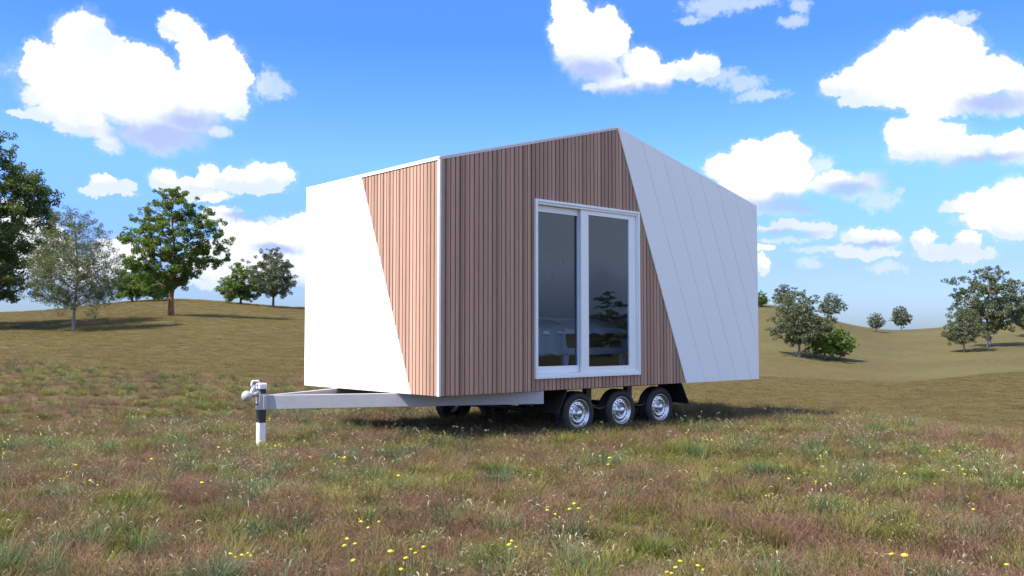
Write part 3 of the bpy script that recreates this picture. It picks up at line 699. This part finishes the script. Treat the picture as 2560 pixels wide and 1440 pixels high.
# big dark tree at the left edge
x, y, z, s0 = at_pixel(-95, 822); h = s0*(822-372)/F
tC = make_tree('broadleaf_tree', 37, h, (.16, .47), 150, 130000, .18, (M['bark_grey'], M['leaf_dark']), .028, rc=.085, flat=1.0, up=.7, env=[(0,.62),(.12,.8),(.3,.92),(.45,.95),(.6,.95),(.8,.72),(.93,.45),(1,.2)])
place(tC, x, y, 1, R(75), 'large dark green tree cut off by the left edge of the picture', group=GL)
# prototypes for the small far trees
protoG = make_tree('small_tree', 51, 6.0, (.20, .44), 46, 20000, .19, (M['bark_red'], M['leaf_bright']), .026, rc=.125, flat=1.0, up=.7)
protoY = make_tree('small_tree', 64, 7.0, (.24, .45), 66, 28000, .19, (M['bark_pale'], M['leaf_grey']), .020, rc=.115, flat=.95, up=.7, inner=.3, env=[(0,.35),(.12,.8),(.3,1.0),(.55,.92),(.8,.72),(1,.3)])
protoZ = make_tree('small_tree', 77, 7.0, (.22, .44), 62, 26000, .18, (M['bark_grey'], M['leaf_grey']), .020, rc=.115, flat=1.0, up=.6, inner=.3, env=[(0,.4),(.15,.8),(.35,1.0),(.6,.85),(.85,.55),(1,.25)])
protoD = make_tree('small_tree', 85, 6.0, (.16, .46), 52, 30000, .19, (M['bark_red'], M['leaf_green']), .024, rc=.14, flat=1.0, up=.7)
PH = {'G': (protoG, 6.0), 'Y': (protoY, 7.0), 'Z': (protoZ, 7.0), 'D': (protoD, 6.0)}
used = set()
FAR = [
 ('D', 331, 755, 650, 10, 'small green tree with reddish trunk just left of the tall round tree', GL),
 ('D', 385, 753, 672, 130, 'low dark bushy tree behind the trunk of the tall round tree', GL),
 ('D', 602, 760, 655, 60, 'compact round green tree on the skyline left of the house', GL),
 ('Z', 683, 769, 618, 200, 'grey green tree on the skyline next to the white house end', GL),
 ('D', 1903, 767, 727, 300, 'tiny dark tree on the skyline touching the right end of the house', GR),
 ('Y', 1962, 772, 711, 40, 'grey tree on the skyline, behind the left side of the big grey tree', GR),
 ('Z', 2079, 791, 725, 80, 'grey round tree on the slope of the skyline, right of the big grey tree', GR),
 ('Y', 1998, 893, 731, 150, 'biggest grey tree near the house, in front of two skyline trees', GR),
 ('G', 2062, 897, 798, 20, 'bright green bushy tree at the foot of the big grey tree', GR),
 ('G', 2101, 899, 820, 250, 'smaller bright green tree, the right one of the green pair', GR),
 ('Z', 2190, 829, 783, 310, 'small pale bush like tree in the dip of the skyline', GR),
 ('Y', 2253, 825, 768, 110, 'small dark tree standing alone on the far skyline', GR),
 ('Z', 2411, 880, 772, 30, 'grey tree in front, lower left of the tallest right tree', GR),
 ('Y', 2473, 866, 684, 220, 'tallest grey tree at the right with a pale trunk', GR),
 ('Z', 2566, 842, 742, 170, 'grey green tree cut off by the right edge of the picture', GR)]
for k, px, pb, pt, rz, lab, g in FAR:
    pr, ph_ = PH[k]; x, y, h = hgt(px, pb, pt)
    o = pr if k not in used else copy_tree(pr); used.add(k)
    place(o, x, y, h/ph_, R(rz), lab, group=g)
# pines across the valley, which the photograph shows mirrored in the glass door
def mirrored(px, dist):
    u, e = pix_dir(px, 818); d = FW*math.cos(u) + RT*math.sin(u); t_ = (0 - CAM.y)/d.y; x = CAM.x + d.x*t_; return x + d.x*dist, -d.y*dist
pine = make_tree('pine_tree', 93, 9.0, (.16, .30), 40, 12000, .22, (M['bark_grey'], M['leaf_dark']), .02, rc=.11, flat=.35, up=.9, inner=.1, env=[(0,.7),(.25,1.0),(.45,.55),(.6,.9),(.8,.7),(1,.25)])
for i, (px, dist, s_, rz, lab) in enumerate([(1521, 95, 1.0, 40, 'tall layered pine seen mirrored in the right pane of the door'), (1482, 120, .62, 200, 'lower pine mirrored in the door to the left of the tall one'), (1562, 118, .60, 300, 'lower pine mirrored in the door to the right of the tall one')]):
    o = pine if i == 0 else copy_tree(pine); x, y = mirrored(px, dist); place(o, x, y, s_, R(rz), lab, 'tree', 'pines mirrored in the glass door')

#@@MEADOW
# ------------------------------------------------------------------ meadow
def blade_mat(name, root, mid, tip, trans=.35, vary=.25, hshift=None):
    m_ = bpy.data.materials.new(name); m_.use_nodes = True; t = NT(m_.node_tree); t.n.clear()
    at = t.node('ShaderNodeAttribute', attribute_name='h').outputs['Fac']
    rnd = t.node('ShaderNodeNewGeometry').outputs['Random Per Island']; oi = t.node('ShaderNodeObjectInfo').outputs['Random']
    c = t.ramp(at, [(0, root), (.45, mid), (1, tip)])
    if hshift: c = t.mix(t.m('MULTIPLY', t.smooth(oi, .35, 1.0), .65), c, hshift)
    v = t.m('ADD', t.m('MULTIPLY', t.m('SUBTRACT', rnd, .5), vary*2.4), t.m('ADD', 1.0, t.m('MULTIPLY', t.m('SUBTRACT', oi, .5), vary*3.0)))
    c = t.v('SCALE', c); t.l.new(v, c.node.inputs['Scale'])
    d = t.node('ShaderNodeBsdfPrincipled', {'Base Color': c, 'Roughness': .6, 'Specular IOR Level': .25})
    tr = t.node('ShaderNodeBsdfTranslucent', {0: c}); mx = t.node('ShaderNodeMixShader', {0: trans, 1: d.outputs[0], 2: tr.outputs[0]})
    o = t.node('ShaderNodeOutputMaterial'); t.l.new(mx.outputs[0], o.inputs[0]); return m_
B = {
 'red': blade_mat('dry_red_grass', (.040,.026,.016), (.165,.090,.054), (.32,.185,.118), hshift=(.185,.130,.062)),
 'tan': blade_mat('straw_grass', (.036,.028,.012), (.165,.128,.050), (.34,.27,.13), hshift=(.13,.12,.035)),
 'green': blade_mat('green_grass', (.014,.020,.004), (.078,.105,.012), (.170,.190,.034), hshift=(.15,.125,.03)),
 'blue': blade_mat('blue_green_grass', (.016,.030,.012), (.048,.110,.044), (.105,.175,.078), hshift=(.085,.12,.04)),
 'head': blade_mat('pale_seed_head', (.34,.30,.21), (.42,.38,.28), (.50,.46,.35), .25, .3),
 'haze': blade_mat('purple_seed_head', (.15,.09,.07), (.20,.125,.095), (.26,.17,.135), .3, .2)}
def blades(rs, n, rad, h0, h1, w, lean, curl, nseg=4, base=None, droop=0):
    """n curved tapering blades as quad strips; returns V, Q, h attribute, tip points"""
    a = rs.uniform(0, 2*np.pi, n); r_ = rad*np.sqrt(rs.uniform(0, 1, n)); bx = r_*np.cos(a); by = r_*np.sin(a)
    H_ = rs.uniform(h0, h1, n); out = a + rs.normal(0, .7, n); ln = lean*rs.uniform(.2, 1.3, n) + .25*r_/max(rad, .01)*lean; cu = curl*rs.uniform(.2, 1.4, n)
    t_ = np.linspace(0, 1, nseg+1); side_ = out + np.pi/2 + rs.normal(0, .5, n); V = np.zeros((n, nseg+1, 2, 3))
    for i, u in enumerate(t_):
        hor = H_*(ln*u + cu*u*u); z = H_*(u - .35*cu*u*u*u - droop*u**4); px = bx + np.cos(out)*hor; py = by + np.sin(out)*hor
        ww = w*(1-.85*u**1.5)*rs.uniform(.9, 1.1, n)*.5
        V[:, i, 0] = np.stack([px-np.cos(side_)*ww, py-np.sin(side_)*ww, z-.02], 1); V[:, i, 1] = np.stack([px+np.cos(side_)*ww, py+np.sin(side_)*ww, z-.02], 1)
    hh = np.broadcast_to(t_[None, :, None], (n, nseg+1, 2)).ravel(); idx = np.arange(n*(nseg+1)*2).reshape(n, nseg+1, 2)
    Q = np.stack([idx[:, :-1, 0], idx[:, :-1, 1], idx[:, 1:, 1], idx[:, 1:, 0]], -1).reshape(-1, 4)
    tip = V[:, -1].mean(1); d = V[:, -1].mean(1)-V[:, -2].mean(1); d /= np.linalg.norm(d, axis=1)[:, None]
    return V.reshape(-1, 3), Q, hh, tip, d, out
def heads(rs, tip, out, ln, w, curl):
    """short curved seed heads on the tips, three crossed strips"""
    Vs, Qs, hs, b = [], [], [], 0; ns = 4
    for k in range(2):
        n = len(tip); V = np.zeros((n, ns+1, 2, 3)); L_ = ln*rs.uniform(.7, 1.25, n) if k == 0 else L_; c_ = curl*rs.uniform(.3, 1.3, n) if k == 0 else c_
        for i in range(ns+1):
            u = i/ns; ang = .2 + c_*u*1.6; hor = L_*u*np.sin(ang); z = L_*u*np.cos(ang)
            p = tip + np.stack([np.cos(out)*hor, np.sin(out)*hor, z], 1); ww = w*(math.sin(math.pi*min(1, u*.85+.15))**.7)*.5 + .0006
            s_ = np.stack([-np.sin(out), np.cos(out), 0*out], 1) if k == 0 else np.stack([np.cos(out)*np.cos(ang), np.sin(out)*np.cos(ang), -np.sin(ang)+0*out], 1)
            V[:, i, 0] = p - s_*ww; V[:, i, 1] = p + s_*ww
        idx = np.arange(n*(ns+1)*2).reshape(n, ns+1, 2) + b; b += n*(ns+1)*2
        Qs.append(np.stack([idx[:, :-1, 0], idx[:, :-1, 1], idx[:, 1:, 1], idx[:, 1:, 0]], -1).reshape(-1, 4)); Vs.append(V.reshape(-1, 3)); hs.append(np.full(n*(ns+1)*2, .5))
    return np.vstack(Vs), np.vstack(Qs), np.concatenate(hs)
def clump(name, parts, mats):
    V, Q, h, mi, b = [], [], [], [], 0
    for v, q, hh, m_ in parts:
        V.append(v); Q.append(q+b); h.append(hh); mi.append(np.full(len(q), m_)); b += len(v)
    o = mesh_np(name, np.vstack(V), np.vstack(Q), mats, mat_idx=np.concatenate(mi), lnk=False)
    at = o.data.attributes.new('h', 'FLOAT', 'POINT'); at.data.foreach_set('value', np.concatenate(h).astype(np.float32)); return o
def kinds():
    K = {'red': [], 'green': [], 'blue': [], 'tan': []}
    for s_ in range(5):   # fine reddish dry grass with a haze of tiny heads
        rs = np.random.RandomState(100+s_); v, q, h, tip, d, out = blades(rs, 170, .12, .05, .18, .0034, .50, .6); p = [(v, q, h, 0)]
        v, q, h, tip, d, out = blades(rs, 60, .14, .10, .21, .0016, .3, .35, 3); p.append((v, q, h, 0))
        sel = tip + rs.normal(size=(60, 3))*.008; v, q, h = heads(rs, sel, out+rs.normal(size=60), .018, .0036, .4); p.append((v, q, h, 1))
        K['red'].append(clump('red_clump_%d' % s_, p, [B['red'], B['haze']]))
    for s_ in range(4):
        rs = np.random.RandomState(200+s_); v, q, h, tip, d, out = blades(rs, 120, .065, .07, .21, .0058, .45, .5); p = [(v, q, h, 0)]
        v, q, h, tip, d, out = blades(rs, 24, .10, .07, .20, .0044, .5, .6); p.append((v, q, h, 1)); K['green'].append(clump('green_clump_%d' % s_, p, [B['green'], B['tan']]))
    for s_ in range(5):   # taller blue green tussock with pale curved heads
        rs = np.random.RandomState(300+s_); v, q, h, tip, d, out = blades(rs, 100, .055, .10, .25, .0048, .30, .45); p = [(v, q, h, 0)]
        nh = (0, 3, 6, 2, 9)[s_]; v, q, h, tip, d, out = blades(rs, nh, .07, .22, .32, .0022, .45, .4); p.append((v, q, h, 0)); v, q, h = heads(rs, tip, out, .040, .0062, 1.1); p.append((v, q, h, 1))
        K['blue'].append(clump('blue_clump_%d' % s_, p, [B['blue'], B['head']]))
    for s_ in range(4):
        rs = np.random.RandomState(400+s_); v, q, h, tip, d, out = blades(rs, 90, .09, .06, .21, .0056, .6, .7); p = [(v, q, h, 0)]
        v, q, h, tip, d, out = blades(rs, 9, .12, .12, .20, .0018, .4, .4, 3); p.append((v, q, h, 0)); v, q, h = heads(rs, tip, out, .024, .0036, .9); p.append((v, q, h, 1))
        K['tan'].append(clump('straw_clump_%d' % s_, p, [B['tan'], B['head']]))
    return K
def vnoise(x, y, seed):
    def hsh(i, j): v = np.sin(i*127.1 + j*311.7 + seed*17.3)*43758.5453; return v - np.floor(v)
    i, j = np.floor(x), np.floor(y); u, v = x-i, y-j; u = u*u*(3-2*u); v = v*v*(3-2*v)
    return (hsh(i, j)*(1-u)+hsh(i+1, j)*u)*(1-v) + (hsh(i, j+1)*(1-u)+hsh(i+1, j+1)*u)*v
def scatter_object(name, clumps, X, Y, S, rs, label, cat):
    n = len(X); Z = ground_z(X, Y) - .01
    me = bpy.data.meshes.new(name); me.vertices.add(n); me.vertices.foreach_set('co', np.stack([X, Y, Z], 1).astype(np.float32).ravel())
    def attr(nm, ty, dt, key='value'):
        a = me.attributes.new(nm, ty, 'POINT'); a.data.foreach_set(key, dt)
    attr('rot', 'FLOAT_VECTOR', np.stack([rs.normal(0, .10, n), rs.normal(0, .10, n), rs.uniform(0, 6.28, n)], 1).astype(np.float32).ravel(), 'vector')
    attr('scl', 'FLOAT', S.astype(np.float32)); attr('idx', 'INT', rs.randint(0, len(clumps), n).astype(np.int32))
    o = link(bpy.data.objects.new(name, me)); cl_ = bpy.data.collections.new(name + '_sources')
    for c in clumps: cl_.objects.link(c)
    g = bpy.data.node_groups.new(name, 'GeometryNodeTree'); g.interface.new_socket('Geometry', in_out='INPUT', socket_type='NodeSocketGeometry'); g.interface.new_socket('Geometry', in_out='OUTPUT', socket_type='NodeSocketGeometry')
    N = g.nodes; i_ = N.new('NodeGroupInput'); o_ = N.new('NodeGroupOutput'); iop = N.new('GeometryNodeInstanceOnPoints'); ci = N.new('GeometryNodeCollectionInfo')
    ci.inputs['Collection'].default_value = cl_; ci.inputs['Separate Children'].default_value = True; ci.inputs['Reset Children'].default_value = True
    def na(nm, ty):
        a = N.new('GeometryNodeInputNamedAttribute'); a.data_type = ty; a.inputs['Name'].default_value = nm; return a.outputs[0]
    g.links.new(i_.outputs[0], iop.inputs['Points']); g.links.new(ci.outputs[0], iop.inputs['Instance']); iop.inputs['Pick Instance'].default_value = True
    g.links.new(na('idx', 'INT'), iop.inputs['Instance Index']); g.links.new(na('rot', 'FLOAT_VECTOR'), iop.inputs['Rotation']); g.links.new(na('scl', 'FLOAT'), iop.inputs['Scale'])
    g.links.new(iop.outputs[0], o_.inputs[0]); md = o.modifiers.new('scatter', 'NODES'); md.node_group = g
    tag(o, label, cat, kind='stuff'); return o
def meadow():
    K = kinds(); rs = np.random.RandomState(5)
    # candidate spots: even in area, thinned with distance
    n = 100000; th = rs.uniform(R(-46), R(46), n); v = np.sqrt(rs.uniform(2.6**2, 44**2, n)) ; d = v
    keepp = rs.uniform(0, 1, n) < np.clip(1.0*(7.5/d)**1.0, .10, 1)
    # extra dense spots close by
    n2 = 13000; th2 = rs.uniform(R(-46), R(46), n2); d2 = np.sqrt(rs.uniform(2.6**2, 14**2, n2))
    th = np.concatenate([th[keepp], th2]); d = np.concatenate([d[keepp], d2])
    X = CAM.x + d*(FW.x*np.cos(th)+RT.x*np.sin(th)); Y = CAM.y + d*(FW.y*np.cos(th)+RT.y*np.sin(th))
    a, v = polar(X, Y); ok = v < meadow_edge(a) + rs.normal(0, .5, len(v)) * (meadow_edge(a)/14)
    for (wx, wy) in ((2.285, .24), (3.068, .24), (3.851, .24), (2.285, 2.68), (3.068, 2.68), (3.851, 2.68)): ok &= ~((np.abs(X-wx) < .30) & (np.abs(Y-wy) < .17))
    X, Y, v = X[ok], Y[ok], v[ok]; n = len(X)
    pr = vnoise(X*.9, Y*.9, 1)*.40 + vnoise(X*5.2, Y*5.2, 2)*.70; pg = vnoise(X*.8+9, Y*.8, 3)*.35 + vnoise(X*5.6, Y*5.6, 4)*.75
    pb = vnoise(X*5.0, Y*5.0+5, 6); pt = vnoise(X*3.7+3, Y*3.7, 8)
    W4 = np.stack([np.clip(pr-.29, .02, 1)**2*5.2, np.clip(pg-.30, .03, 1)**2*4.8, np.clip(pb-.58, .0, 1)**2*3.6+.010, np.clip(pt-.3, .03, 1)*.22+.03], 1); W4 /= W4.sum(1)[:, None]
    ch = (W4.cumsum(1) < rs.uniform(0, 1, n)[:, None]).sum(1)
    S = .40 + .58*rs.uniform(0, 1, n)**2*(1 + np.clip((v-10)/30, 0, .8)*.5)
    info = [('red', 'dry_grass', 'patches of fine reddish brown dry grass across the meadow', 'dry grass'), ('green', 'green_grass', 'low yellow green grass clumps across the meadow', 'grass'),
            ('blue', 'tussock_grass', 'blue green tussocks with pale curved seed heads in the meadow', 'tussock grass'), ('tan', 'straw_grass', 'straw coloured wiry grass in the meadow', 'straw grass')]
    for k, (key, nm, lab, cat) in enumerate(info):
        m_ = ch == k; scatter_object(nm, K[key], X[m_], Y[m_], S[m_]*(1.12 if key == 'blue' else 1.0), rs, lab, cat)
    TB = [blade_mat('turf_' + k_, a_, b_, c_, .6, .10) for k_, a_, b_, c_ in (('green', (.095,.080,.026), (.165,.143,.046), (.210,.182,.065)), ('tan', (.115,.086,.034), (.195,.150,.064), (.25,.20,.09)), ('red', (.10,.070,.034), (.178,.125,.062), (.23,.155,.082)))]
    # short turf beyond the meadow
    n = 120000; th = rs.uniform(R(-34), R(34), n); d = 11 + 110*rs.uniform(0, 1, n)**1.5
    X = CAM.x + d*(FW.x*np.cos(th)+RT.x*np.sin(th)); Y = CAM.y + d*(FW.y*np.cos(th)+RT.y*np.sin(th)); a, v = polar(X, Y)
    ok = (v > meadow_edge(a) - 1) & ((a < 0) | (v < 62)); X, Y, v = X[ok], Y[ok], v[ok]
    cl_ = []
    for s_ in range(3):
        r2 = np.random.RandomState(500+s_); p_ = []
        for mi, (nn, hh_) in enumerate(((46, .085), (40, .09), (24, .10))):
            v_, q, h, *_ = blades(r2, nn, .38, .02, hh_*.8, .010, .9, .6, 2); p_.append((v_, q, h, mi))
        cl_.append(clump('turf_clump_%d' % s_, p_, TB))
    scatter_object('turf_grass', cl_, X, Y, rs.uniform(.6, 1.0, len(X))*(.85+v/160), rs, 'short olive turf beyond the taller meadow grass', 'turf')
meadow()
# yellow wildflowers
M['petal'] = mat('petal_yellow', (.62,.50,.03), .6); M['stem'] = mat('flower_stem', (.16,.20,.09), .7)
def flower_mesh(seed, nheads):
    rs = random.Random(seed); mb = MB()
    for i in range(nheads):
        a = rs.uniform(0, 6.28); r_ = rs.uniform(.01, .06) if nheads > 1 else .01; h = rs.uniform(.20, .27); p = Vector((math.cos(a)*r_, math.sin(a)*r_, h))
        mb.mi = 1; mb.tube((0, 0, -.02), p*.55 + Vector((0, 0, .01)), .0022, .002, 5, False); mb.tube(p*.55 + Vector((0, 0, .01)), p, .002, .0016, 5, False)
        mb.mi = 0; s_ = rs.uniform(.45, .68); tl = Vector((rs.uniform(-.3, .3), rs.uniform(-.3, .3), 1)).normalized()
        mb.lathe([(0, -.004), (.010*s_, 0), (.016*s_, .005), (.0175*s_, .010), (.010*s_, .013), (0, .011)], p, tl, 10)
        for k in range(9):
            b = 2*math.pi*k/9; u = tl.orthogonal().normalized(); w_ = tl.cross(u); d = u*math.cos(b)+w_*math.sin(b); e = tl.cross(d); c = p + tl*.006
            vs = [mb.bm.verts.new(c + d*q1*s_ + e*q2*s_ + tl*(q3)) for q1, q2, q3 in ((.013,-.004,0),(.024,-.004,.003),(.026,0,.002),(.024,.004,.003),(.013,.004,0))]; mb._f(vs)
    bmesh.ops.recalc_face_normals(mb.bm, faces=mb.bm.faces); me = bpy.data.meshes.new('wildflower'); mb.bm.to_mesh(me); mb.bm.free(); me.materials.append(M['petal']); me.materials.append(M['stem']); return me
FM = [flower_mesh(i, n) for i, n in enumerate((1, 1, 2, 3, 1, 2))]
FP = [(375,1168),(505,1222),(570,1380),(608,1378),(835,1152),(855,1150),(993,1208),(1370,1275),(1385,1278),(1445,1280),(1472,1282),(1510,1165),(1518,1170),(905,1322),(938,1318),(880,1362),(882,1402),(1028,1372),(1055,1380),(980,1428),(1022,1428),
 (1270,1355),(1280,1358),(1760,1108),(1778,1108),(185,1186),(232,1204),(160,1186),(5,1115),(12,1118),(10,1145),(1705,1410),(1740,1420),(1690,1438),(2040,1205),(2070,1208),(2340,1205),(2357,1200),(2060,1140),(2055,1133),(2175,1110),(2250,1188),
 (2350,1130),(2400,1170),(2415,1172),(1925,1225),(1975,1190),(2250,1430),(2440,1290),(2520,1410),(760,1095),(675,1052),(720,1047),(755,1043),(615,1068),(642,1060),(652,1110),(690,1115),(548,1122),(565,1124),(155,1058),(100,1062),(90,1045),
 ]
rf = random.Random(8)
for i, (px, py) in enumerate(FP):
    x, y, z, s_ = at_pixel(px, py + 2326*.2/ max(4.6, 2326*1.05/(py-835)))
    o = link(bpy.data.objects.new('wildflower', FM[i % len(FM)])); o.location = (x, y, gz1(x, y)); o.rotation_euler = (0, 0, rf.uniform(0, 6.28)); k = rf.uniform(.65, 1.0); o.scale = (k, k, k)
    tag(o, {1: 'small single yellow wildflower on a thin stem among the meadow grass', 2: 'yellow wildflower plant with two small flower heads in the meadow grass', 3: 'yellow wildflower plant with three small flower heads in the meadow grass'}[(1, 1, 2, 3, 1, 2)[i % 6]], 'wildflower', 'yellow wildflowers in the meadow')
